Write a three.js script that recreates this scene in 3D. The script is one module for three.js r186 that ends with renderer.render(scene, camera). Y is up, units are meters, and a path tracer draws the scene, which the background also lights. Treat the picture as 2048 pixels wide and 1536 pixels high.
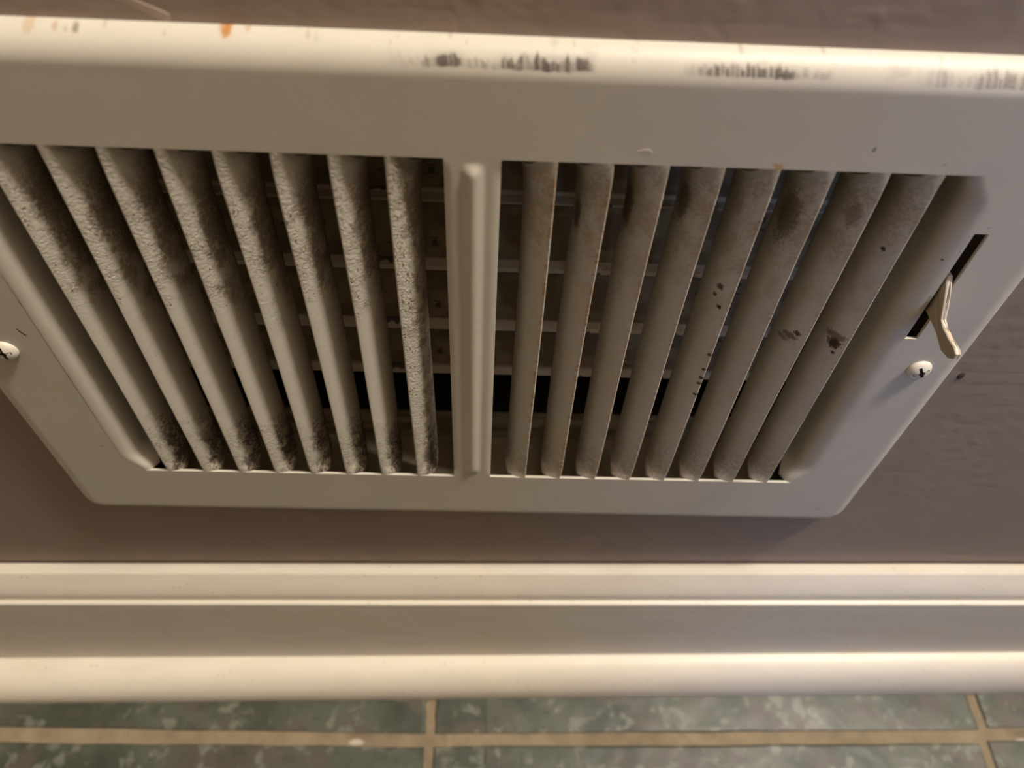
import * as THREE from 'three';
import { mergeGeometries, mergeVertices, toCreasedNormals } from 'three/addons/utils/BufferGeometryUtils.js';
import { Brush, Evaluator, SUBTRACTION } from 'three-bvh-csg';

// ------------------------------------------------------------------ camera, sky, exposure
const TILT = THREE.MathUtils.degToRad(2.0);            // the register hangs two degrees out of level
const REG = new THREE.Vector3(0, 0.186, 0);            // register datum: bottom of its louvre opening, on the wall plane
const scene = new THREE.Scene();
const qTilt = new THREE.Quaternion().setFromAxisAngle(new THREE.Vector3(0, 0, 1), -TILT);

const camera = new THREE.PerspectiveCamera(2 * Math.atan(768 / 1540.96) * 180 / Math.PI, 2048 / 1536, 0.01, 20);
camera.quaternion.setFromEuler(new THREE.Euler(-0.9044, -0.0548, 0.0667, 'YXZ')).premultiply(qTilt);
camera.position.set(0.0022, 0.2405, 0.1518).applyQuaternion(qTilt).add(REG);
camera.focus = 0.224;
camera.userData.fStop = 10;

scene.background = new THREE.Color().setRGB(0.22, 0.46, 1.0);   // blue daylight outside the window
scene.backgroundIntensity = 20.0;

const renderer = new THREE.WebGLRenderer({ antialias: true });
renderer.toneMapping = THREE.LinearToneMapping;
renderer.toneMappingExposure = 1.0;
renderer.shadowMap.enabled = true;

const LAMP = new THREE.Vector3(0.66, 1.61, 0.155);      // globe of the wall lamp that grazes the wall from upper right
const LAMP_R = 0.085;
const lampLight = new THREE.PointLight(new THREE.Color().setRGB(1, 0.945, 0.855), 7.4);
lampLight.name = 'lamp_light';
lampLight.position.copy(LAMP);
lampLight.shadow.radius = LAMP_R / 0.02;
lampLight.castShadow = true;

// ------------------------------------------------------------------ helpers
function rng(seed) { let s = seed >>> 0; return () => { s = (s + 0x6d2b79f5) >>> 0; let t = s; t = Math.imul(t ^ (t >>> 15), t | 1); t ^= t + Math.imul(t ^ (t >>> 7), t | 61); return ((t ^ (t >>> 14)) >>> 0) / 4294967296; }; }
const mix = (a, b, t) => a + (b - a) * t;
const clamp = (x, a = 0, b = 1) => Math.min(b, Math.max(a, x));
const smooth = (a, b, x) => { const t = clamp((x - a) / (b - a)); return t * t * (3 - 2 * t); };
function hash(ix, iy, seed) { let h = Math.imul(ix, 374761393) ^ Math.imul(iy, 668265263) ^ Math.imul(seed, 974634777); h = Math.imul(h ^ (h >>> 13), 1274126177); h ^= h >>> 16; return (h >>> 0) / 4294967296; }
function noise(x, y, seed, wx = 0, wy = 0) {            // value noise; wx, wy make it repeat
  const ix = Math.floor(x), iy = Math.floor(y), fx = x - ix, fy = y - iy, sx = fx * fx * (3 - 2 * fx), sy = fy * fy * (3 - 2 * fy);
  const w = (i, n) => n ? ((i % n) + n) % n : i;
  const a = hash(w(ix, wx), w(iy, wy), seed), b = hash(w(ix + 1, wx), w(iy, wy), seed), c = hash(w(ix, wx), w(iy + 1, wy), seed), d = hash(w(ix + 1, wx), w(iy + 1, wy), seed);
  return mix(mix(a, b, sx), mix(c, d, sx), sy);
}
function fbm(x, y, seed, oct = 4, wx = 0, wy = 0) { let v = 0, a = 0.5, n = 0; for (let o = 0; o < oct; o++) { v += a * noise(x, y, seed + o * 17, wx, wy); n += a; a *= 0.5; x *= 2; y *= 2; wx *= 2; wy *= 2; } return v / n; }
const enc = (v) => { v = clamp(v); return Math.round(255 * (v <= 0.0031308 ? 12.92 * v : 1.055 * Math.pow(v, 1 / 2.4) - 0.055)); };
function colorTexture(w, h, fn, repeat) {               // fn(i, j) -> linear rgb; j counts upward
  const d = new Uint8Array(w * h * 4);
  for (let j = 0; j < h; j++) for (let i = 0; i < w; i++) { const c = fn(i, j), o = (j * w + i) * 4; d[o] = enc(c[0]); d[o + 1] = enc(c[1]); d[o + 2] = enc(c[2]); d[o + 3] = 255; }
  const t = new THREE.DataTexture(d, w, h); t.colorSpace = THREE.SRGBColorSpace; return finish(t, repeat);
}
function grayTexture(w, h, fn, repeat) {
  const d = new Uint8Array(w * h * 4);
  for (let j = 0; j < h; j++) for (let i = 0; i < w; i++) { const v = Math.round(255 * clamp(fn(i, j))), o = (j * w + i) * 4; d[o] = d[o + 1] = d[o + 2] = v; d[o + 3] = 255; }
  return finish(new THREE.DataTexture(d, w, h), repeat);
}
function finish(t, repeat) {
  t.magFilter = THREE.LinearFilter; t.minFilter = THREE.LinearMipmapLinearFilter; t.generateMipmaps = true;
  if (repeat) { t.wrapS = t.wrapT = THREE.RepeatWrapping; t.repeat.set(repeat[0], repeat[1]); }
  t.needsUpdate = true; return t;
}
const mixc = (a, b, t) => [mix(a[0], b[0], t), mix(a[1], b[1], t), mix(a[2], b[2], t)];
const counts = {};
function numbered(n) { const k = counts[n] = (counts[n] ?? -1) + 1; return k ? n + '_' + String(k).padStart(3, '0') : n; }
function add(name, geometry, material, parent = scene) {
  const m = new THREE.Mesh(geometry, material); m.name = numbered(name); m.castShadow = m.receiveShadow = true; parent.add(m); return m;
}
function struct(o) { o.userData.kind = 'structure'; return o; }
// a grid of points fn(i, j) -> [x, y, z, u, v] as an indexed surface
function gridGeometry(nu, nv, fn, closedU = false) {
  const pos = [], uv = [], idx = [];
  for (let j = 0; j < nv; j++) for (let i = 0; i < nu; i++) { const p = fn(i, j); pos.push(p[0], p[1], p[2]); uv.push(p[3], p[4]); }
  const last = closedU ? nu : nu - 1;
  for (let j = 0; j < nv - 1; j++) for (let i = 0; i < last; i++) { const a = j * nu + i, b = j * nu + (i + 1) % nu, c = a + nu, d = b + nu; idx.push(a, b, d, a, d, c); }
  const g = new THREE.BufferGeometry();
  g.setAttribute('position', new THREE.Float32BufferAttribute(pos, 3)); g.setAttribute('uv', new THREE.Float32BufferAttribute(uv, 2)); g.setIndex(idx);
  g.computeVertexNormals(); return g;
}
function flip(g) { const a = g.index.array; for (let i = 0; i < a.length; i += 3) { const t = a[i]; a[i] = a[i + 1]; a[i + 1] = t; } g.computeVertexNormals(); return g; }
// toCreasedNormals joins corners that lie within a hundredth of a unit, so it works here on millimetres
function creased(g, angle) { g.scale(1000, 1000, 1000); const c = toCreasedNormals(g, angle); c.scale(0.001, 0.001, 0.001); return c; }
// a profile [[y, z], ...] run along x from x0 to x1, with end caps; warp(x, y, z) may move points
function sweepX(profile, x0, x1, n, crease, warp = (x, y, z) => [x, y, z], vScale = 1) {
  let L = [0]; for (let i = 1; i < profile.length; i++) L.push(L[i - 1] + Math.hypot(profile[i][0] - profile[i - 1][0], profile[i][1] - profile[i - 1][1]));
  let g = gridGeometry(profile.length, n + 1, (i, j) => { const x = mix(x0, x1, j / n); return [...warp(x, profile[i][0], profile[i][1]), x, L[i] * vScale]; });
  const parts = [creased(g, crease)];
  for (const [x, f] of [[x0, false], [x1, true]]) {
    const s = new THREE.Shape(profile.map(([y, z]) => new THREE.Vector2(z, y))), c = new THREE.ShapeGeometry(s), p = c.attributes.position;
    for (let i = 0; i < p.count; i++) p.setXYZ(i, ...warp(x, p.getY(i), p.getX(i)));
    if (f) flip(c); else c.computeVertexNormals();
    parts.push(c.toNonIndexed());
  }
  return mergeGeometries(parts);
}
function box(x0, x1, y0, y1, z0, z1) { const g = new THREE.BoxGeometry(x1 - x0, y1 - y0, z1 - z0); g.translate((x0 + x1) / 2, (y0 + y1) / 2, (z0 + z1) / 2); return g; }
function planarUV(g, x0, x1, y0, y1) { const p = g.attributes.position, a = new Float32Array(p.count * 2); for (let i = 0; i < p.count; i++) { a[2 * i] = (p.getX(i) - x0) / (x1 - x0); a[2 * i + 1] = (p.getY(i) - y0) / (y1 - y0); } g.setAttribute('uv', new THREE.BufferAttribute(a, 2)); return g; }

// ------------------------------------------------------------------ materials of the setting
const wallColor = [0.325, 0.250, 0.205];
const wallMap = colorTexture(1024, 1024, (i, j) => {
  const a = fbm(i / 64, j / 64, 3, 4, 16, 16), b = noise(i / 28, j / 3, 9, 0, 0), k = 0.93 + 0.12 * (a - 0.5) + 0.05 * (b - 0.5) + 0.06;
  return wallColor.map((c) => c * k);
}, [1 / 0.4, 1 / 0.4]);
const wallBump = grayTexture(1024, 1024, (i, j) => 0.3 * fbm(i / 40, j / 5, 21, 3) + 0.7 * fbm(i / 9, j / 9, 31, 3), [1 / 0.4, 1 / 0.4]);
const wallMat = new THREE.MeshStandardMaterial({ map: wallMap, bumpMap: wallBump, bumpScale: 0.00025, roughness: 0.62 });
const plainWall = new THREE.MeshStandardMaterial({ color: new THREE.Color().setRGB(0.36, 0.295, 0.21), roughness: 0.8, bumpMap: wallBump, bumpScale: 0.0003 });
const ceilingMat = new THREE.MeshStandardMaterial({ color: new THREE.Color().setRGB(0.62, 0.54, 0.43), roughness: 0.9 });
const trimColor = [0.685, 0.63, 0.54];
const trimMap = colorTexture(2048, 256, (i, j) => {
  const a = fbm(i / 90, j / 20, 41, 4), st = smooth(0.60, 0.78, fbm(i / 120, j / 60, 57, 4)) * 0.22, sp = hash(Math.floor(i / 3), Math.floor(j / 3), 71) > 0.9985 ? 0.4 : 0;
  let c = trimColor.map((v) => v * (0.95 + 0.12 * (a - 0.5)));
  c = mixc(c, [0.66, 0.54, 0.36], st); return mixc(c, [0.2, 0.15, 0.1], sp);
}, [1 / 0.6, 1 / 0.075]);
const trimBump = grayTexture(1024, 256, (i, j) => fbm(i / 40, j / 30, 44, 3), [1 / 0.6, 1 / 0.075]);
const trimMat = new THREE.MeshStandardMaterial({ map: trimMap, bumpMap: trimBump, bumpScale: 0.00012, roughness: 0.42 });
const shoeMat = trimMat.clone(); shoeMat.color.setRGB(1.14, 1.14, 1.14);   // trim copy lightened, putting the light on the shoe into its colour
const groutMap = colorTexture(512, 512, (i, j) => { const a = fbm(i / 10, j / 10, 81, 4), b = fbm(i / 60, j / 60, 83, 3); return mixc([0.25, 0.195, 0.128].map((c) => c * (0.70 + 0.5 * a + 0.45 * (b - 0.5))), [0.50, 0.46, 0.40], 0.8 * smooth(0.74, 0.79, fbm(i / 34, j / 12, 87, 3))); }, [1 / 0.15, 1 / 0.15]);
const groutMat = new THREE.MeshStandardMaterial({ map: groutMap, roughness: 0.95, bumpMap: groutMap, bumpScale: 0.0006 });
function tileTexture(seed) {
  return colorTexture(1024, 1024, (i, j) => {
    const x = i / 1024, y = j / 1024;
    const a = fbm(x * 14, y * 14, seed, 5), b = fbm(x * 50 + 2 * a, y * 50, seed + 5, 3), c = fbm(x * 20 + b, y * 20, seed + 9, 4), d = fbm(x * 60, y * 60, seed + 11, 3);
    let col = mixc([0.050, 0.056, 0.041], [0.083, 0.089, 0.067], smooth(0.3, 0.7, a));
    col = mixc(col, [0.092, 0.077, 0.064], smooth(0.5, 0.68, c) * 0.75);        // mauve-brown clouds
    col = mixc(col, [0.21, 0.22, 0.175], smooth(0.58, 0.76, b) * 0.55);           // pale flecks
    return mixc(col, [0.035, 0.038, 0.03], smooth(0.62, 0.8, d) * 0.4);
  }, [1 / 0.3, 1 / 0.3]);
}
const tileBump = grayTexture(512, 512, (i, j) => fbm(i / 40, j / 40, 93, 4), [1 / 0.3, 1 / 0.3]);
const tileMats = [101, 131, 167, 191].map((s) => new THREE.MeshStandardMaterial({ map: tileTexture(s), bumpMap: tileBump, bumpScale: 0.0008, roughness: 0.38 }));

// ------------------------------------------------------------------ the room
const RX0 = -1.3, RX1 = 0.80, RZ1 = 2.2, RY1 = 2.5, T = 0.1;
const wallShape = new THREE.Shape([[RX0 - T, -0.05], [RX1 + T, -0.05], [RX1 + T, RY1], [RX0 - T, RY1]].map((p) => new THREE.Vector2(...p)));
const toWorld = (x, y) => new THREE.Vector3(x, y, 0).applyQuaternion(qTilt).add(REG);
wallShape.holes.push(new THREE.Path([[-0.132, -0.014], [0.128, -0.014], [0.128, 0.147], [-0.132, 0.147]].map(([x, y]) => { const p = toWorld(x, y); return new THREE.Vector2(p.x, p.y); })));
const wg = new THREE.ExtrudeGeometry(wallShape, { depth: T, bevelEnabled: false }); wg.translate(0, 0, -T);
const wallBack = struct(add('wall_back', wg, wallMat));
{ // sheet-metal duct boot in the wall behind the register
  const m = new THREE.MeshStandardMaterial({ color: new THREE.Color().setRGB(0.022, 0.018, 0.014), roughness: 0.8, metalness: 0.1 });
  const s = new THREE.Shape([[-0.1315, -0.0135], [0.1275, -0.0135], [0.1275, 0.1465], [-0.1315, 0.1465]].map((p) => new THREE.Vector2(...p)));
  s.holes.push(new THREE.Path([[-0.1305, -0.0125], [0.1265, -0.0125], [0.1265, 0.1455], [-0.1305, 0.1455]].map((p) => new THREE.Vector2(...p))));
  const g = new THREE.ExtrudeGeometry(s, { depth: 0.21, bevelEnabled: false }); g.translate(0, 0, -0.212);
  const back = box(-0.1315, 0.1275, -0.0135, 0.1465, -0.214, -0.212).toNonIndexed();
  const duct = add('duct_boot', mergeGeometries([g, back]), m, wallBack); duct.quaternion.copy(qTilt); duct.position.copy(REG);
}
struct(add('wall_left', box(RX0 - T, RX0, -0.05, RY1, 0, RZ1 + T), new THREE.MeshStandardMaterial({ color: new THREE.Color().setRGB(0.56, 0.46, 0.33), roughness: 0.8 })));
struct(add('wall_front', box(RX0, RX1, -0.05, RY1, RZ1, RZ1 + T), plainWall));
struct(add('ceiling', box(RX0 - T, RX1 + T, RY1, RY1 + T, -T, RZ1 + T), ceilingMat));
const WZ0 = 1.15, WZ1 = 1.62, WY0 = 0.25, WY1 = 1.10;
{ // right wall with a window
  const s = new THREE.Shape([[0, -0.05], [RZ1 + T, -0.05], [RZ1 + T, RY1], [0, RY1]].map((p) => new THREE.Vector2(...p)));
  s.holes.push(new THREE.Path([[WZ0, WY0], [WZ1, WY0], [WZ1, WY1], [WZ0, WY1]].map((p) => new THREE.Vector2(...p))));
  const g = new THREE.ExtrudeGeometry(s, { depth: T, bevelEnabled: false }); g.rotateY(-Math.PI / 2); g.translate(RX1 + T, 0, 0);
  struct(add('wall_right', g, plainWall));
  const win = struct(new THREE.Group()); win.name = 'window_1'; scene.add(win);
  const fm = new THREE.MeshStandardMaterial({ color: new THREE.Color().setRGB(0.70, 0.66, 0.58), roughness: 0.45 }), w = 0.02, xf0 = RX1 + 0.03, xf1 = RX1 + 0.07;
  add('window_frame', mergeGeometries([box(xf0, xf1, WY0, WY0 + w, WZ0, WZ1), box(xf0, xf1, WY1 - w, WY1, WZ0, WZ1), box(xf0, xf1, WY0 + w, WY1 - w, WZ0, WZ0 + w), box(xf0, xf1, WY0 + w, WY1 - w, WZ1 - w, WZ1)]), fm, win);
  add('window_pane', box(RX1 + 0.048, RX1 + 0.052, WY0 + w, WY1 - w, WZ0 + w, WZ1 - w), new THREE.MeshPhysicalMaterial({ color: 0xffffff, transmission: 1, thickness: 0, roughness: 0.02 }), win);
}

{ // low cabinet added unseen behind the viewer to keep the daylight off the left of the wall
  const wood = new THREE.MeshStandardMaterial({ map: colorTexture(256, 256, (i, j) => { const a = fbm(i / 6 + 2 * fbm(i / 60, j / 90, 603, 2), j / 60, 601, 4); return mixc([0.060, 0.038, 0.022], [0.115, 0.074, 0.044], a); }, [1 / 0.5, 1 / 0.5]), roughness: 0.5 });
  const knobMat = new THREE.MeshStandardMaterial({ color: new THREE.Color().setRGB(0.5, 0.42, 0.28), metalness: 1, roughness: 0.35 });
  const cab = new THREE.Group(); cab.name = 'added_cabinet'; cab.position.set(-0.11, 0, 0.79); scene.add(cab);
  Object.assign(cab.userData, { label: 'added low dark wooden cabinet with two doors, unseen, blocking the window daylight', category: 'cabinet' });
  add('carcass', box(-0.52, 0.52, 0.06, 0.92, -0.19, 0.21), wood, cab); add('plinth', box(-0.50, 0.50, 0, 0.06, -0.17, 0.21), wood, cab); add('top', box(-0.54, 0.54, 0.92, 0.945, -0.215, 0.22), wood, cab);
  for (const sx of [-1, 1]) { const d = add('door', box(Math.min(0.004 * sx, 0.515 * sx), Math.max(0.004 * sx, 0.515 * sx), 0.065, 0.915, -0.21, -0.19), wood, cab); add('knob', new THREE.SphereGeometry(0.014, 16, 12).scale(1, 1, 0.8).translate(0.05 * sx, 0.42, -0.221), knobMat, d); }
}

// ------------------------------------------------------------------ floor: grout bed with tiles set in it
const floorMesh = struct(add('floor', box(RX0 - T, RX1 + T, -0.05, -0.0012, 0, RZ1 + T), groutMat));
function tileGeometry(c) {                                // c: four corners [x, z], counter-clockwise seen from above is not needed
  const cx = (c[0][0] + c[1][0] + c[2][0] + c[3][0]) / 4, cz = (c[0][1] + c[1][1] + c[2][1] + c[3][1]) / 4;
  const ring = (inset, y) => { const out = []; for (let k = 0; k < 4; k++) { const p = c[k], q = c[(k + 1) % 4]; for (let s = 0; s < 16; s++) { const t = s / 16, x = mix(p[0], q[0], t), z = mix(p[1], q[1], t), w = 0.0010 * (noise(x * 260, z * 260, 7) - 0.5); const d = Math.hypot(x - cx, z - cz); out.push([x - (x - cx) / d * (inset + w), y, z - (z - cz) / d * (inset + w)]); } } return out; };
  const rings = [ring(0, -0.008), ring(0, -0.0012), ring(0.0005, -0.0004), ring(0.0016, 0)], n = 64;
  const g = gridGeometry(n, 4, (i, j) => { const p = rings[j][i]; return [p[0], p[1], p[2], p[0], p[2]]; }, true);
  const pos = Array.from(g.attributes.position.array), uv = Array.from(g.attributes.uv.array), idx = Array.from(g.index.array);
  const ci = pos.length / 3; pos.push(cx, 0, cz); uv.push(cx, cz);
  for (let i = 0; i < n; i++) idx.push(3 * n + i, 3 * n + (i + 1) % n, ci);
  const h = new THREE.BufferGeometry(); h.setAttribute('position', new THREE.Float32BufferAttribute(pos, 3)); h.setAttribute('uv', new THREE.Float32BufferAttribute(uv, 2)); h.setIndex(idx); h.computeVertexNormals();
  if (h.attributes.normal.getY(ci) < 0) flip(h);
  return h;
}
{
  const P = 0.2892, jx = (k) => [-0.0293 + k * P - 0.0022, -0.0293 + k * P + 0.0022];
  const rows = [[0.002, null], [null, 0.337], [0.343, 0.627], [0.633, 0.917], [0.923, 1.207], [1.213, 1.497], [1.503, 1.787], [1.793, 2.077]];
  let n = 0;
  for (let k = -4; k < 4; k++) for (let r = 0; r < rows.length; r++) {
    let xa = Math.max(RX0, jx(k)[1]), xb = Math.min(RX1, jx(k + 1)[0]); if (xb - xa < 0.02) continue;
    let [z0, z1] = rows[r], c;
    // the joint line along the wall wanders a little from tile to tile
    const za = { '-1': [0.0431, 0.0477], 0: [0.0477, 0.0460], 1: [0.0450, 0.0425] }[k] ?? [0.0455, 0.0455];
    const zb = { '-1': [0.0507, 0.0540], 0: [0.0537, 0.0525], 1: [0.0514, 0.0490] }[k] ?? [0.0522, 0.0522];
    const lean = k === 0 ? -0.0022 : 0, leanL = k === 1 ? -0.0022 : 0;
    if (r === 0) c = [[xa, 0.002], [xb, 0.002], [xb, za[1]], [xa, za[0]]];
    else if (r === 1) c = [[xa + leanL, zb[0]], [xb + lean, zb[1]], [xb + 2 * lean, z1], [xa + 2 * leanL, z1]];
    else c = [[xa, z0], [xb, z0], [xb, z1], [xa, z1]];
    const m = add('tile', tileGeometry(c), tileMats[(k * 3 + r + 13) % 4], floorMesh); n++;
  }
}

// ------------------------------------------------------------------ baseboard and shoe moulding
{
  const prof = [[0.0120, 0.001], [0.1027, 0.001], [0.1028, 0.0052], [0.1024, 0.0060], [0.0984, 0.0088], [0.0943, 0.0116], [0.0922, 0.0123], [0.0888, 0.0124], [0.0887, 0.0138], [0.0884, 0.0145], [0.0876, 0.0146], [0.0120, 0.0146], [0.0120, 0.001]];
  const g = sweepX(prof, RX0, RX1, 60, 0.45, (x, y, z) => [x, y + 0.00035 * (noise(x * 25, y * 40, 5) - 0.5) + 0.0003 * (noise(x * 7, 1, 6) - 0.5), z]);
  struct(add('baseboard_back', g, trimMat));
  // quarter-round shoe, scribed to a floor that falls away: its height grows to the right
  const n = 14, q = []; q.push([0, 0]); q.push([1, 0]);
  for (let i = 0; i <= n; i++) { const a = i / n * Math.PI / 2; q.push([0.10 + 0.90 * Math.pow(Math.cos(a), 1.0) - 0.005, 0.10 + 0.90 * Math.pow(Math.sin(a), 1.0)]); }
  q.push([0, 1]); q.push([0, 0]);
  const top = (x) => clamp(mix(0.0175, 0.0264, (x + 0.2554) / 0.5354), 0.008, 0.032), out = (x) => mix(0.0329, 0.0278, (x + 0.2569) / 0.5454);
  const g2 = sweepX(q, RX0, RX1, 60, 0.6, (x, y, z) => [x, 0.0002 + y * (top(x) - 0.0002) + 0.0003 * (noise(x * 9, 3, 4) - 0.5) * y, 0.0147 + z * (out(x) - 0.0147)], 0.018);
  struct(add('trim_1', g2, shoeMat));
}

// ------------------------------------------------------------------ the register
const H = 0.1358, P = 0.0127, ZF = 0.006, SHEET = 0.0009;
const XR0 = 0.0170, XL0 = -0.0214, BAR = [-0.0085, 0.0045], OPEN = [-0.1238, 0.1206];
const F = { x0: -0.1459, x1: 0.1404, y0: -0.0257, y1: 0.1563 };
const register = new THREE.Group(); register.name = 'wall_register'; register.quaternion.copy(qTilt); register.position.copy(REG); scene.add(register);
Object.assign(register.userData, { label: 'dirty cream painted metal air register with slanted upright louvers, screwed crookedly to the taupe wall', category: 'air vent' });

const paint = [0.62, 0.58, 0.50];
const TX = { x0: -0.155, x1: 0.155, y0: -0.04, y1: 0.167 };
const R1 = rng(11);
const specks = [];
for (let k = 0; k < 70; k++) specks.push([mix(F.x0, F.x1, R1()), mix(F.y0, F.y1, R1()), 0.0001 + 0.0002 * R1(), [0.22, 0.16, 0.1], 0.35 * R1()]);
const lipX = (px) => -0.0957 + px * 0.0001016;
// marks seen on the face: [x, y, radius, colour, strength, stretch]
specks.push([lipX(440), 0.1611, 0.0010, [0.50, 0.22, 0.05], 0.9], [lipX(435), 0.1617, 0.0012, [0.45, 0.2, 0.05], 0.7], [lipX(480), 0.1617, 0.0008, [0.45, 0.24, 0.1], 0.5], [lipX(150), 0.1607, 0.0007, [0.12, 0.08, 0.04], 0.6], [lipX(60), 0.1611, 0.0014, [0.45, 0.25, 0.1], 0.4], [lipX(110), 0.1608, 0.0006, [0.4, 0.22, 0.1], 0.5]);
for (let k = 0; k < 26; k++) specks.push([lipX(R1() * 2048), 0.1605 + 0.0012 * R1(), 0.0002 + 0.0005 * R1(), [0.25, 0.17, 0.1], 0.4 * R1()]);
specks.push([0.0867, 0.1415, 0.00042, [0.10, 0.085, 0.06], 0.85], [0.0868, 0.1420, 0.00035, [0.10, 0.085, 0.06], 0.85], [0.1042, 0.1384, 0.0004, [0.3, 0.25, 0.2], 0.5]);
for (let k = 0; k < 7; k++) specks.push([mix(-0.1296, -0.1284, k / 6), 0.0742 - 0.0024 * Math.pow(k / 6, 0.7), 0.00032, [0.035, 0.025, 0.012], 0.95]);
specks.push([-0.1282, 0.0153, 0.0007, [0.25, 0.19, 0.05], 0.6], [0.1180, 0.1097, 0.0004, [0.09, 0.07, 0.06], 0.85], [0.1239, 0.1208, 0.00025, [0.1, 0.08, 0.06], 0.7], [0.0671, 0.1363, 0.0011, [0.5, 0.30, 0.06], 0.75], [0.0660, 0.1368, 0.0006, [0.5, 0.30, 0.06], 0.6], [0.1317, -0.0189, 0.0012, [0.4, 0.33, 0.25], 0.5]);
const W1 = 2048, H1 = 1368;
const bucket = new Map();
for (const s of specks) { const i0 = Math.floor((s[0] - s[2] * 2 - TX.x0) * 100), i1 = Math.floor((s[0] + s[2] * 2 - TX.x0) * 100); for (let i = i0; i <= i1; i++) { if (!bucket.has(i)) bucket.set(i, []); bucket.get(i).push(s); } }
const faceMap = colorTexture(W1, H1, (i, j) => {
  const x = mix(TX.x0, TX.x1, i / W1), y = mix(TX.y0, TX.y1, j / H1);
  const a = fbm(x * 60, y * 60, 201, 3);
  let c = paint.map((v) => v * (0.975 + 0.06 * (a - 0.5)));
  // yellowed patch left of the louvers
  const yl = Math.exp(-(((x + 0.133) / 0.008) ** 2 + ((y - 0.045) / 0.014) ** 2)) * smooth(0.35, 0.65, fbm(x * 150, y * 150, 207, 3));
  c = mixc(c, [0.60, 0.53, 0.36], 0.4 * yl);
  for (const s of bucket.get(Math.floor((x - TX.x0) * 100)) ?? []) { const d = Math.hypot(x - s[0], y - s[1]) / s[2], n = 0.75 + 0.5 * noise(x * 3000, y * 3000, 203); if (d < 1.8) c = mixc(c, s[3], s[4] * (1 - smooth(0.55, 1.15, d * n))); }
  // black scuffs on the top flange, hatched across it
  if (y > 0.1565) {
    let m = 0;
    for (const [p0, p1, k, ya, yb] of [[735, 1172, 1.1, 0.1569, 0.1602], [1320, 1655, 0.85, 0.1570, 0.1598], [1800, 2150, 0.55, 0.1566, 0.1606]]) {
      const t = (x - lipX(p0)) / (lipX(p1) - lipX(p0)); if (t < 0 || t > 1) continue;
      const env = smooth(0, 0.3, t) * (1 - smooth(0.93, 1, t)), wob = 0.0003 * (noise(x * 300, 2, 213) - 0.5);
      // bristly strokes across the flange, each with its own reach, over a smudged band
      const xs = x + 0.12 * (y - ya), stroke = smooth(0.30, 0.55, 0.6 * noise(xs * 1900, 3, 211) + 0.4 * noise(xs * 4200, 5, 215)), clump = smooth(0.26, 0.55, fbm(x * 150, 4, 217, 3));
      const reach = (yb - ya) * (0.45 + 0.55 * noise(xs * 1500, 9, 219)) * (0.70 + 0.30 * clump), foot = ya + wob + 0.0005 * noise(xs * 1100, 11, 221), grain = 0.65 + 0.5 * (fbm(x * 3500, y * 3500, 225, 2) - 0.3);
      const band = smooth(foot - 0.0002, foot + 0.0003, y) * (1 - smooth(foot + reach * 0.7, foot + reach + 0.0002, y));
      m = Math.max(m, k * env * grain * (band * (0.38 + 0.80 * stroke) * (0.55 + 0.45 * clump) + 0.3 * clump * smooth(ya - 0.0002, ya + 0.0005, y) * (1 - smooth(yb - 0.0012, yb, y))));
    }
    const dl = smooth(0.62, 0.72, fbm(x * 140, y * 500, 223, 3)) * smooth(-0.02, 0.02, x) * 0.25;
    c = mixc(c, [0.075, 0.058, 0.048], clamp(m) * 0.92); c = mixc(c, [0.3, 0.25, 0.2], dl * smooth(0.157, 0.1585, y));
  }
  return c;
});
const faceBump = grayTexture(1024, 684, (i, j) => 0.5 + 0.5 * (fbm(i / 22, j / 22, 231, 4) - 0.5));
const faceMat = new THREE.MeshStandardMaterial({ map: faceMap, bumpMap: faceBump, bumpScale: 0.0001, roughness: 0.46 });
const faceUV = (g) => planarUV(g, TX.x0, TX.x1, TX.y0, TX.y1);

// louver section: tangent turns from a0 to a1 below the face plane while running len away from the front edge
function section(len, a0, a1, n) { const pts = [[0, 0, a0]]; let x = 0, z = 0; for (let i = 1; i <= n; i++) { const a = mix(a0, a1, (i - 0.5) / n), d = len / n; x += d * Math.cos(a); z -= d * Math.sin(a); pts.push([x, z, mix(a0, a1, i / n)]); } return pts; }
const D2R = Math.PI / 180;
// side edge of the opening: rolls in quickly, then runs straight back
function rolled(len, a1, n) { const pts = [[0, 0]]; let x = 0, z = 0; for (let i = 1; i <= n; i++) { const a = a1 * Math.min(1, 1.8 * (i - 0.5) / n), d = len / n; x += d * Math.cos(a); z -= d * Math.sin(a); pts.push([x, z]); } return pts; }

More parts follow.
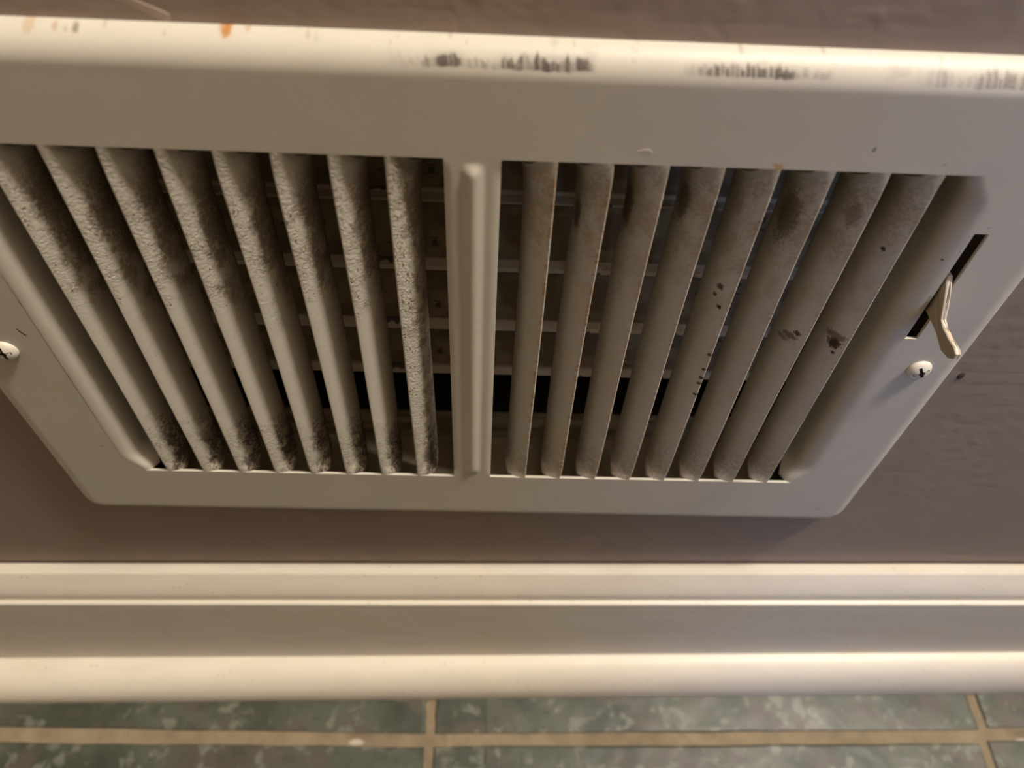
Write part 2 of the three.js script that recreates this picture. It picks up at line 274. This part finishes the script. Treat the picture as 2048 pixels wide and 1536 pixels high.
{ // face frame: flat face with openings, rolled outer flange, side edges rolled inward like the louvers
  const FR = 0.0036, loop = (o) => { const r = FR + o, out = [], cs = [[F.x1 - FR, F.y0 + FR, -90], [F.x1 - FR, F.y1 - FR, 0], [F.x0 + FR, F.y1 - FR, 90], [F.x0 + FR, F.y0 + FR, 180]];
    for (const [cx, cy, a] of cs) for (let k = 0; k <= 8; k++) { const t = (a + k * 90 / 8) * D2R; out.push([cx + r * Math.cos(t), cy + r * Math.sin(t)]); } return out; };
  const V2 = (p) => new THREE.Vector2(p[0], p[1]), O0 = -0.0022;
  const endFlat = (y) => 0.0052 * (1 - smooth(0, 0.010, Math.min(y, H - y)));
  const opening = []; for (let j = 0; j <= 40; j++) { const y = H * (0.5 - 0.5 * Math.cos(Math.PI * j / 40)); opening.push([OPEN[1] - endFlat(y), y]); }
  for (let j = 40; j >= 0; j--) { const y = H * (0.5 - 0.5 * Math.cos(Math.PI * j / 40)); opening.push([OPEN[0] + endFlat(y), y]); }
  const slot = [[0.1215, 0.0800], [0.1252, 0.0800], [0.1252, 0.1189], [0.1215, 0.1189]];
  const sh = new THREE.Shape(loop(O0).map(V2)); for (const h of [opening, slot]) sh.holes.push(new THREE.Path(h.map(V2)));
  const flat = new THREE.ShapeGeometry(sh); flat.translate(0, 0, ZF);
  const parts = [faceUV(flat.toNonIndexed())];
  // cut edges of the sheet round the slot and along the head and foot of the opening, slightly rounded over
  const edge = (pts, closed) => { const n = pts.length, g = gridGeometry(n, 3, (i, j) => { const p = pts[i], q = pts[(i + 1) % n], o = pts[(i + n - 1) % n]; let nx = (q[1] - o[1]), ny = -(q[0] - o[0]); const l = Math.hypot(nx, ny) || 1; return [p[0] - nx / l * [0, 0.0001, 0.0001][j], p[1] - ny / l * [0, 0.0001, 0.0001][j], ZF - [0, 0.00015, SHEET][j], 0, 0]; }, closed); parts.push(faceUV(creased(g, 0.6))); };
  edge(slot, true); edge([[OPEN[1] - 0.0052, 0], [OPEN[0] + 0.0052, 0]], false); edge([[OPEN[0] + 0.0052, H], [OPEN[1] - 0.0052, H]], false);
  // outer flange: rolls over from the face down to the wall
  const prof = [[O0, ZF], [-0.0018, ZF]], roll = 2 * Math.atan(0.0059 / 0.0066), rr = 0.0059 / (1 - Math.cos(roll));
  for (let i = 0; i <= 18; i++) { const t = roll * i / 18; prof.push([-0.0014 + rr * Math.sin(t), ZF - rr * (1 - Math.cos(t))]); }
  const loops = prof.map(([o]) => loop(o)), n = loops[0].length;
  const fl = gridGeometry(n, prof.length, (i, j) => [loops[j][n - 1 - i][0], loops[j][n - 1 - i][1], prof[j][1], 0, 0], true);
  if (fl.attributes.normal.getZ(0) < 0) flip(fl);
  for (let i = 0; i < n; i++) fl.attributes.normal.setXYZ(i, 0, 0, 1);
  parts.push(faceUV(fl.toNonIndexed()));
  for (const [x0, dir] of [[OPEN[1], -1], [OPEN[0], 1]]) {
    const s = section(0.0125, 0, 76 * D2R, 14), m = s.length;
    const g = gridGeometry(m + 1, 41, (i, j) => { const y = H * (0.5 - 0.5 * Math.cos(Math.PI * j / 40)), e = smooth(0, 0.010, Math.min(y, H - y)), low = y < H / 2, f = endFlat(y), q = i === 0 ? [-0.0002, 0] : rolled(mix(low ? 0.006 : 0.0095, 0.0150, e), mix(low ? 55 : 72, 78, e) * D2R, 14)[i - 1]; return [x0 + dir * (q[0] + f), y, ZF + q[1], 0, 0]; });
    if (g.attributes.normal.getZ(0) < 0) flip(g);
    for (let j = 0; j < 41; j++) for (let i = 0; i < 2; i++) g.attributes.normal.setXYZ(j * (m + 1) + i, 0, 0, 1);
    parts.push(faceUV(g.toNonIndexed()));
  }
  add('face_frame', mergeGeometries(parts), faceMat, register);
}
{ // centre bar with a pressed rib
  const xs = []; for (let i = 0; i <= 40; i++) xs.push(mix(BAR[0], BAR[1], i / 40));
  const mid = -0.0019, ny = 90;
  const zAt = (x, y) => {
    const d = Math.abs(x - mid) / 0.0030, e = smooth(0.0009, 0.0042, H - y) * smooth(0.0008, 0.0060, y), rib = d < 1 ? 0.00105 * Math.pow(0.5 + 0.5 * Math.cos(Math.PI * d), 0.8) * e : 0;
    const edge = Math.min(x - BAR[0], BAR[1] - x), me = smooth(0, 0.006, Math.min(y, H - y)); return ZF + rib - 0.00045 * me * Math.pow(1 - clamp(edge / 0.0022), 2);
  };
  const front = gridGeometry(41, ny + 1, (i, j) => { const t = j / ny, y = H * (0.5 - 0.5 * Math.cos(Math.PI * t)); return [xs[i], y, zAt(xs[i], y), 0, 0]; });
  const back = gridGeometry(3, ny + 1, (i, j) => { const t = j / ny, y = H * (0.5 - 0.5 * Math.cos(Math.PI * t)), x = [BAR[0], mid, BAR[1]][i]; return [x, y, (i === 1 ? ZF : zAt(x, y)) - SHEET, 0, 0]; }); flip(back);
  const side = (x, f) => { const g = gridGeometry(2, ny + 1, (i, j) => { const t = j / ny, y = H * (0.5 - 0.5 * Math.cos(Math.PI * t)); return [x, y, zAt(x, y) - SHEET * i, 0, 0]; }); return f ? flip(g) : g; };
  add('center_bar', faceUV(mergeGeometries([front, back, side(BAR[0], true), side(BAR[1], false)])), faceMat, register);
}

// louvers: paint, dust, dirt and painted-in shade per blade, eight blades side by side in one map
const AW = 1024, AH = 1024;
function louverMap(left) {
  return colorTexture(AW, AH, (i, j) => {
    const k = Math.floor(i / (AW / 8)), s = (i % (AW / 8)) / (AW / 8), y = j / AH, X = s * 10.7 + k * 40, Y = y * 136;
    let c = paint.map((v) => v * (0.92 + 0.05 * (fbm(X * 0.4, Y * 0.4, 301, 3) - 0.5)));
    const n1 = fbm(X * 0.35, Y * 0.22, 303, 4), n2 = fbm(X * 1.6, Y * 1.6, 305, 3), n3 = fbm(X * 3.1, Y * 3.1, 309, 2);
    if (left) {
      const full = k === 0 ? 1 : 0;
      // felted grey-brown dust: upper third and foot of each blade, all along the blade next to the bar
      const up = smooth(0.54, 0.80, y + 0.25 * (n1 - 0.5)) * (1 - 0.8 * smooth(0.86, 0.97, y)), lo = 1 - smooth(0.10, 0.27, y + 0.22 * (n1 - 0.5));
      let z = Math.max(up, lo, full * (0.55 + 0.45 * smooth(0.3, 0.7, n1)));
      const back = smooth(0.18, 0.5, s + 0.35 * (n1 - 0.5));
      c = mixc(c, [0.30, 0.245, 0.18], 0.62 * smooth(0.32, 0.75, s + 0.1 * (n1 - 0.5)));  // dusty rear half, darkened to paint in the shade between blades
      const film = clamp(z * (0.35 + 0.65 * back));
      c = mixc(c, [0.40, 0.335, 0.245], 0.6 * film * smooth(0.25, 0.6, n2));
      c = mixc(c, [0.20, 0.155, 0.110], clamp(film * smooth(0.44, 0.70, 0.5 * n2 + 0.35 * n1 + 0.15 * n3 + 0.16 * back * z - 0.02)) * 0.85);
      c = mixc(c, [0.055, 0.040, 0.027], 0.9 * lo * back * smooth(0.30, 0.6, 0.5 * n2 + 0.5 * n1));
      c = mixc(c, [0.13, 0.10, 0.07], 0.6 * up * smooth(0.35, 0.8, s));  // upper rear darkened further, the frame head's shade painted over dust
      c = mixc(c, [0.11, 0.08, 0.055], 0.5 * z * smooth(0.66, 0.74, n3) * smooth(0.4, 0.6, n1));
    } else {
      const up = smooth(0.62, 0.95, y + 0.3 * (n1 - 0.5)) * (1 - smooth(0.5, 0.9, s)), lo = 1 - smooth(0.06, 0.2, y + 0.12 * (n1 - 0.5));
      c = mixc(c, [0.22, 0.17, 0.115], 0.6 * up * smooth(0.35, 0.7, n2 * 0.5 + n1 * 0.5));
      c = mixc(c, [0.24, 0.185, 0.125], 0.5 * lo * smooth(0.35, 0.65, n2));
      c = mixc(c, [0.52, 0.44, 0.30], 0.28 * smooth(0.4, 0.7, n1));
      c = mixc(c, [0.27, 0.215, 0.15], 0.42 * smooth(0.40, 0.95, s + 0.12 * (n1 - 0.5)));  // deeper half darkened, its shading put into the colour
      // chipped, rusty front edges on the blades near the bar
      if (s < 0.055) c = mixc(c, [0.42, 0.22, 0.09], (k < 2 ? 0.65 : 0.28) * smooth(0.5, 0.68, fbm(k * 9, Y * 1.3, 311, 3)));
    }
    const sp = hash(Math.floor(i / 2) + 7, Math.floor(j / 2), left ? 321 : 323);
    if (sp > 0.9992) c = mixc(c, [0.12, 0.08, 0.045], 0.75);
    return c;
  });
}
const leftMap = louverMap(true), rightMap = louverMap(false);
{ // single stains on the right-hand blades
  const d = rightMap.image.data;
  const blot = (k, s, y, rs, ry, col, str) => { const ci = (k + s) * AW / 8, cj = y * AH, ri = rs * AW / 8, rj = ry * AH; for (let j = Math.max(0, Math.floor(cj - 2 * rj)); j < Math.min(AH, cj + 2 * rj); j++) for (let i = Math.max(k * AW / 8, Math.floor(ci - 2 * ri)); i < Math.min((k + 1) * AW / 8, ci + 2 * ri); i++) { const q = Math.hypot((i - ci) / ri, (j - cj) / rj) * (0.7 + 0.6 * noise(i / 4, j / 4, 331)), m = str * (1 - smooth(0.5, 1.2, q)), o = (j * AW + i) * 4; for (let a = 0; a < 3; a++) d[o + a] = Math.round(mix(d[o + a], col[a], m)); } };
  blot(6, 0.25, 0.585, 0.10, 0.007, [60, 32, 14], 0.9); blot(6, 0.40, 0.570, 0.22, 0.009, [82, 60, 40], 0.6); blot(6, 0.55, 0.555, 0.2, 0.008, [92, 72, 50], 0.45);
  blot(7, 0.30, 0.555, 0.17, 0.016, [52, 28, 12], 0.95); blot(7, 0.35, 0.575, 0.30, 0.012, [92, 60, 34], 0.6); blot(7, 0.22, 0.53, 0.06, 0.005, [60, 36, 18], 0.8);
  blot(4, 0.35, 0.71, 0.09, 0.008, [62, 46, 30], 0.8); blot(4, 0.42, 0.685, 0.06, 0.006, [56, 40, 24], 0.8); blot(4, 0.22, 0.66, 0.06, 0.006, [40, 28, 16], 0.9);
  for (const yy of [0.52, 0.47, 0.44, 0.42, 0.38]) blot(4, 0.05, yy, 0.06, 0.005, [44, 26, 14], 0.85);
  blot(3, 0.7, 0.90, 0.2, 0.05, [60, 46, 32], 0.5); blot(2, 0.8, 0.88, 0.2, 0.06, [58, 44, 30], 0.55); blot(1, 0.75, 0.86, 0.15, 0.04, [55, 42, 28], 0.55); blot(5, 0.55, 0.88, 0.3, 0.06, [66, 52, 38], 0.55); blot(7, 0.35, 0.82, 0.06, 0.006, [46, 34, 20], 0.9); blot(6, 0.3, 0.9, 0.2, 0.03, [80, 62, 44], 0.4);
}
const leftBump = grayTexture(AW, AH, (i, j) => {
  const k = Math.floor(i / 128), s = (i % 128) / 128, y = j / AH, X = s * 10.7 + k * 40, Y = y * 136, n1 = fbm(X * 0.35, Y * 0.22, 303, 4);
  const z = Math.max(smooth(0.5, 0.76, y + 0.25 * (n1 - 0.5)), 1 - smooth(0.12, 0.3, y + 0.22 * (n1 - 0.5)), k === 0 ? 0.95 : 0);
  return 0.3 + z * 0.7 * fbm(X * 1.9, Y * 1.9, 341, 3);
});
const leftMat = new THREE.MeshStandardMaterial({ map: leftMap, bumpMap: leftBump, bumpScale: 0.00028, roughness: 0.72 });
const rightMat = new THREE.MeshStandardMaterial({ map: rightMap, roughness: 0.5 });
function louverGeometry(k, dir) {
  const ys = []; for (let j = 0; j <= 12; j++) ys.push(0.009 * Math.pow(j / 12, 1.2)); for (let j = 1; j < 16; j++) ys.push(mix(0.009, H - 0.009, j / 16)); for (let j = 12; j >= 0; j--) ys.push(H - 0.009 * Math.pow(j / 12, 1.2));
  const N = 12, th = 0.0008, R = rng(500 + k * 7 + (dir > 0 ? 100 : 0)), ph = R() * 6, am = 0.00015;
  const ringAt = (y) => {
    const low = y < H / 2, e = Math.min(y, H - y), m = smooth(0, low ? 0.0070 : 0.0052, e), f = smooth(0, low ? 0.0045 : 0.013, e);
    const s = section(mix(low ? 0.0068 : 0.0044, 0.0114, m), mix(0, 24, f) * D2R, mix(low ? 36 : 3, 81, m) * D2R, N), out = [];
    const bow = am * Math.sin(ph + y * 40) * m, rec = 0;
    for (let i = 0; i <= N; i++) out.push([s[i][0] + bow, s[i][1] + rec, i / N]);
    // round the rear edge, run back along the inner side, round the front edge
    const off = (q, d) => [q[0] - Math.sin(q[2]) * d + bow, q[1] - Math.cos(q[2]) * d + rec];
    const ex = (q, d, l) => { const p = off(q, d); return [p[0] + Math.cos(q[2]) * l, p[1] - Math.sin(q[2]) * l]; };
    out.push([...ex(s[N], th * 0.5, th * 0.4), 1]);
    for (let i = N; i >= 0; i -= 2) out.push([...off(s[i], th), i / N]);
    out.push([...ex(s[0], th * 0.8, -th * 0.32), 0.03]); out.push([...ex(s[0], th * 0.45, -th * 0.42), 0.02]); out.push([...ex(s[0], th * 0.15, -th * 0.25), 0.01]);
    return out;
  };
  const rings = ys.map(ringAt), n = rings[0].length, x0 = dir > 0 ? XL0 - k * P : XR0 + k * P;
  const g = gridGeometry(n, ys.length, (i, j) => { const p = rings[j][i]; return [x0 + dir * p[0], ys[j], ZF + p[1], (k + 0.01 + 0.98 * p[2]) / 8, ys[j] / H]; }, true);
  if (dir > 0 ? g.attributes.normal.getZ(n * 20 + 4) < 0 : g.attributes.normal.getZ(n * 20 + 4) < 0) flip(g);
  return g;
}
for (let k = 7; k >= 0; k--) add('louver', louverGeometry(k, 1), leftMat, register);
for (let k = 0; k < 8; k++) add('louver', louverGeometry(k, -1), rightMat, register);

{ // felted dust on the left-hand louvers: far too many flakes to count
  const R = rng(77), flakes = [], base = new THREE.IcosahedronGeometry(1, 0), mat = new THREE.MeshStandardMaterial({ color: new THREE.Color().setRGB(0.30, 0.25, 0.18), roughness: 1 });
  for (let a = 0; a < 1300; a++) {
    const k = R() < 0.38 ? 0 : Math.floor(R() * 8), r = R(); let y = k === 0 && R() < 0.7 ? R() : (R() < 0.55 ? 0.62 + 0.33 * R() : 0.04 + 0.18 * R());
    const s = section(0.0107, 26 * D2R, 78 * D2R, 12), t = Math.pow(r, 0.9) * 0.8, f = t * 12, i = Math.min(11, Math.floor(f)), q = [0, 1, 2].map((c) => mix(s[i][c], s[i + 1][c], f - i));
    const size = 0.00009 + 0.00019 * Math.pow(R(), 2), g = base.clone(); g.scale(size * (0.6 + R()), size * (0.6 + 1.2 * R()), size * 0.8); g.rotateX(R() * 3); g.rotateZ(R() * 6);
    g.translate(XL0 - k * P + q[0] + Math.sin(q[2]) * size * 0.2, y * H, ZF + 0.0001 + q[1] + Math.cos(q[2]) * size * 0.2); flakes.push(g);
  }
  const d = add('dust', mergeGeometries(flakes), mat, register); d.userData.kind = 'stuff'; d.userData.label = 'grey brown felted dust on the left louvers';
}

{ // damper behind the louvers: frame and overlapping horizontal blades, the lowest gap open
  const bladeMap = colorTexture(1024, 128, (i, j) => { const a = fbm(i / 40, j / 24, 401, 4), b = fbm(i / 14, j / 12, 403, 3), lip = 1 - smooth(0.09, 0.12, j / 128); let c = mixc([0.20, 0.150, 0.085], [0.13, 0.092, 0.052], smooth(0.35, 0.65, a)); c = mixc(c, [0.46, 0.40, 0.31], lip); return mixc(c, [0.03, 0.022, 0.015], 0.9 * smooth(0.76, 0.80, b)); });  // foot lip coloured lighter, painting in the light it catches
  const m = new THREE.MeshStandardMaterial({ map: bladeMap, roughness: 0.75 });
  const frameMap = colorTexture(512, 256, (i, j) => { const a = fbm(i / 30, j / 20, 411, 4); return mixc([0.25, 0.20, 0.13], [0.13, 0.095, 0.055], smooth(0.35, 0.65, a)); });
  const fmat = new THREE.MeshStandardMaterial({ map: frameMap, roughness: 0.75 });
  const x0 = -0.1240, x1 = 0.1192, z = -0.0200;
  const blade = (yb, lip, h, tilt) => { // lip at the foot, plate rising behind the blade above
    const pr = [[yb + 0.0002, z - 0.0010], [yb, z + 0.0004], [yb + 0.0005, z + 0.0010], [yb + lip * 0.8, z + 0.0006], [yb + lip, z - 0.0006], [yb + lip + 0.0004, z - 0.0016], [yb + h, z - tilt], [yb + h, z - tilt - 0.0008], [yb + lip, z - 0.0024], [yb + 0.0002, z - 0.0010]];
    const g = sweepX(pr, x0, x1, 20, 0.5, (x, y, zz) => [x, y + 0.0002 * (noise(x * 60, yb * 900, 9) - 0.5), zz]); return planarUV(g, x0, x1, yb, yb + 0.028);
  };
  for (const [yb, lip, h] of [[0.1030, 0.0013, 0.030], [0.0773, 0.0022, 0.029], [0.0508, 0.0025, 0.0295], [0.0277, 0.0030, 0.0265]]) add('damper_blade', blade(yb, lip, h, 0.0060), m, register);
  const s = new THREE.Shape([[-0.1262, -0.0130], [0.1206, -0.0130], [0.1206, 0.1449], [-0.1262, 0.1449]].map((p) => new THREE.Vector2(...p)));
  s.holes.push(new THREE.Path([[-0.1252, -0.0120], [0.1198, -0.0120], [0.1198, 0.1439], [-0.1252, 0.1439]].map((p) => new THREE.Vector2(...p))));
  const sl = new THREE.ExtrudeGeometry(s, { depth: 0.028, bevelEnabled: false }); sl.translate(0, 0, -0.0235);
  const sill = sweepX([[-0.0119, -0.0222], [0.0012, -0.0222], [0.0022, -0.0216], [0.0022, -0.0204], [0.0014, -0.0200], [-0.0119, -0.0196], [-0.0119, -0.0222]], -0.1251, 0.1197, 4, 0.5);
  planarUV(sl, x0, x1, -0.02, 0.15); planarUV(sill, x0, x1, -0.012, 0.02);
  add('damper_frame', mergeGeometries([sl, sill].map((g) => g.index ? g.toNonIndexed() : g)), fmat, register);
}

{ // damper lever through the slot: painted tab, chipped along its bright edge; the left side's shade is put into the colour
  const o = [[0.1032, -0.004], [0.1034, 0.0045], [0.0990, 0.0085], [0.0945, 0.0119], [0.0936, 0.0142], [0.0932, 0.0176], [0.0931, 0.0207], [0.0924, 0.0223], [0.0906, 0.0224], [0.0893, 0.0208], [0.0887, 0.0177], [0.0897, 0.0150], [0.0906, 0.0128], [0.0907, 0.0050], [0.0895, -0.004]];
  const sh = new THREE.Shape(); sh.moveTo(o[0][0], o[0][1]); o.slice(1).forEach((p) => sh.lineTo(p[0], p[1])); sh.closePath();
  const b = 0.0003, g = new THREE.ExtrudeGeometry(sh, { depth: 0.0017 - 2 * b, bevelEnabled: true, bevelSize: b, bevelThickness: b, bevelOffset: -b, bevelSegments: 2 });
  // shape x is height, shape y is depth, extrusion runs along x
  g.applyMatrix4(new THREE.Matrix4().makeBasis(new THREE.Vector3(0, 1, 0), new THREE.Vector3(0, 0, 1), new THREE.Vector3(1, 0, 0))); g.translate(0.1228 + b, 0, 0);
  const p = g.attributes.position, uv = new Float32Array(p.count * 2);
  for (let i = 0; i < p.count; i++) { const z = p.getZ(i), bend = z > 0.012 ? (z - 0.012) * 0.12 : 0; uv[2 * i] = (p.getY(i) * 0.6 + z) / 0.08; uv[2 * i + 1] = (p.getX(i) - 0.1228) / 0.0017; p.setX(i, p.getX(i) + bend); }
  g.setAttribute('uv', new THREE.BufferAttribute(uv, 2)); g.computeVertexNormals();
  const map = colorTexture(512, 64, (i, j) => { const edge = smooth(0.25, 0.4, j / 64), a = fbm(i / 9, j / 9, 451, 3); let c = mixc([0.40, 0.35, 0.27], [0.66, 0.60, 0.50], edge); c = mixc(c, [0.62, 0.36, 0.18], 0.5 * edge * smooth(0.45, 0.6, fbm(i / 22, j / 40, 455, 3))); return mixc(c, [0.07, 0.05, 0.035], 0.95 * smooth(0.05, 0.2, j / 64) * smooth(0.63, 0.68, a)); });
  add('damper_lever', g, new THREE.MeshStandardMaterial({ map, roughness: 0.5 }), register).userData.label = 'bent painted damper lever with a chipped bright edge';
}

{ // two oval-head screws with a cross recess
  const r = 0.0036, h = 0.0021, prof = [[0, -0.004], [0.0017, -0.004], [0.0017, -0.0006], [r * 0.97, -0.0004], [r, 0]];
  for (let i = 1; i <= 10; i++) { const a = i / 10 * Math.PI / 2; prof.push([r * Math.cos(a), h * Math.sin(a)]); } prof[prof.length - 1][0] = 0;
  const dome = new THREE.LatheGeometry(prof.map((p) => new THREE.Vector2(...p)), 40); dome.rotateX(Math.PI / 2);
  const mA = new THREE.MeshStandardMaterial({ color: new THREE.Color().setRGB(0.72, 0.67, 0.57), roughness: 0.4 }), mB = new THREE.MeshStandardMaterial({ color: new THREE.Color().setRGB(0.07, 0.055, 0.04), roughness: 0.7 });
  const ev = new Evaluator(); ev.useGroups = true;
  const cross = (a) => { const b1 = new THREE.BoxGeometry(0.0046, 0.00095, 0.0024); b1.translate(0, 0, h + 0.0002); b1.rotateZ(a); return b1; };
  const cut = (turn) => { let A = new Brush(mergeVertices(dome.clone()), mA); A.updateMatrixWorld(); for (const a of [turn, turn + Math.PI / 2]) { const B = new Brush(cross(a), mB); B.updateMatrixWorld(); A = ev.evaluate(A, B, SUBTRACTION); A.updateMatrixWorld(); } const cone = new Brush(new THREE.ConeGeometry(0.0014, 0.0034, 12).rotateX(-Math.PI / 2).translate(0, 0, h - 0.0006), mB); cone.updateMatrixWorld(); return ev.evaluate(A, cone, SUBTRACTION); };
  for (const [x, y, a] of [[0.1318, 0.0668, 0.5], [-0.1368, 0.0653, 0.12]]) { const b = cut(a), s = add('screw', b.geometry, b.material, register); s.position.set(x, y, ZF + 0.0001); s.rotation.set(-0.05, 0.04, 0); }
}
{ // a fine pale hair stuck to the face above the louvers
  const pts = [[0.0345, 0.1394], [0.0356, 0.1398], [0.0367, 0.1399], [0.0376, 0.1396], [0.0381, 0.1389]].map(([x, y]) => new THREE.Vector3(x, y, ZF + 0.00012));
  add('hair', new THREE.TubeGeometry(new THREE.CatmullRomCurve3(pts), 24, 0.000035, 5), new THREE.MeshStandardMaterial({ color: new THREE.Color().setRGB(0.8, 0.75, 0.68), roughness: 0.6 }), register);
}

{ // paint defects of the wall: a lump beside the right-hand screw, a run above the register
  const at = toWorld(0.152, 0.0568), lump = new THREE.SphereGeometry(0.0014, 14, 10); lump.scale(0.8, 1.3, 0.3);
  const l = add('paint_lump', lump, new THREE.MeshStandardMaterial({ color: new THREE.Color().setRGB(0.07, 0.055, 0.048), roughness: 0.7 }), wallBack); l.position.copy(at);
  const a = toWorld(-0.0740, 0.1675), b = toWorld(-0.0627, 0.1623), run = new THREE.CapsuleGeometry(0.0006, a.distanceTo(b), 4, 10); run.scale(1.6, 1, 0.04);
  const r = add('paint_run', run, new THREE.MeshStandardMaterial({ color: new THREE.Color().setRGB(0.44, 0.35, 0.28), roughness: 0.6 }), wallBack); r.position.copy(a).add(b).multiplyScalar(0.5); r.rotation.z = Math.atan2(b.y - a.y, b.x - a.x) - Math.PI / 2;
}

// ------------------------------------------------------------------ the lamp that lights the room (above the frame)
{
  const lamp = new THREE.Group(); lamp.name = 'wall_lamp'; lamp.position.set(LAMP.x, LAMP.y, 0); scene.add(lamp);
  Object.assign(lamp.userData, { label: 'frosted globe lamp on a short brass arm on the wall above', category: 'lamp' });
  const brass = new THREE.MeshStandardMaterial({ color: new THREE.Color().setRGB(0.6, 0.45, 0.2), metalness: 1, roughness: 0.3 });
  add('backplate', new THREE.LatheGeometry([[0, 0.012], [0.03, 0.011], [0.045, 0.006], [0.048, 0]].map((p) => new THREE.Vector2(...p)), 32).rotateX(Math.PI / 2), brass, lamp);
  add('arm', new THREE.CylinderGeometry(0.008, 0.008, LAMP.z - LAMP_R - 0.005, 16).rotateX(Math.PI / 2).translate(0, 0, (LAMP.z - LAMP_R + 0.012) / 2), brass, lamp);
  const globe = add('globe', new THREE.SphereGeometry(LAMP_R + 0.004, 32, 24).translate(0, 0, LAMP.z), new THREE.MeshStandardMaterial({ color: 0xfff4e0, emissive: new THREE.Color().setRGB(1, 0.8, 0.57), emissiveIntensity: 2, roughness: 0.5 }), lamp);
  globe.castShadow = false;
  scene.add(lampLight);
}
renderer.render(scene, camera);
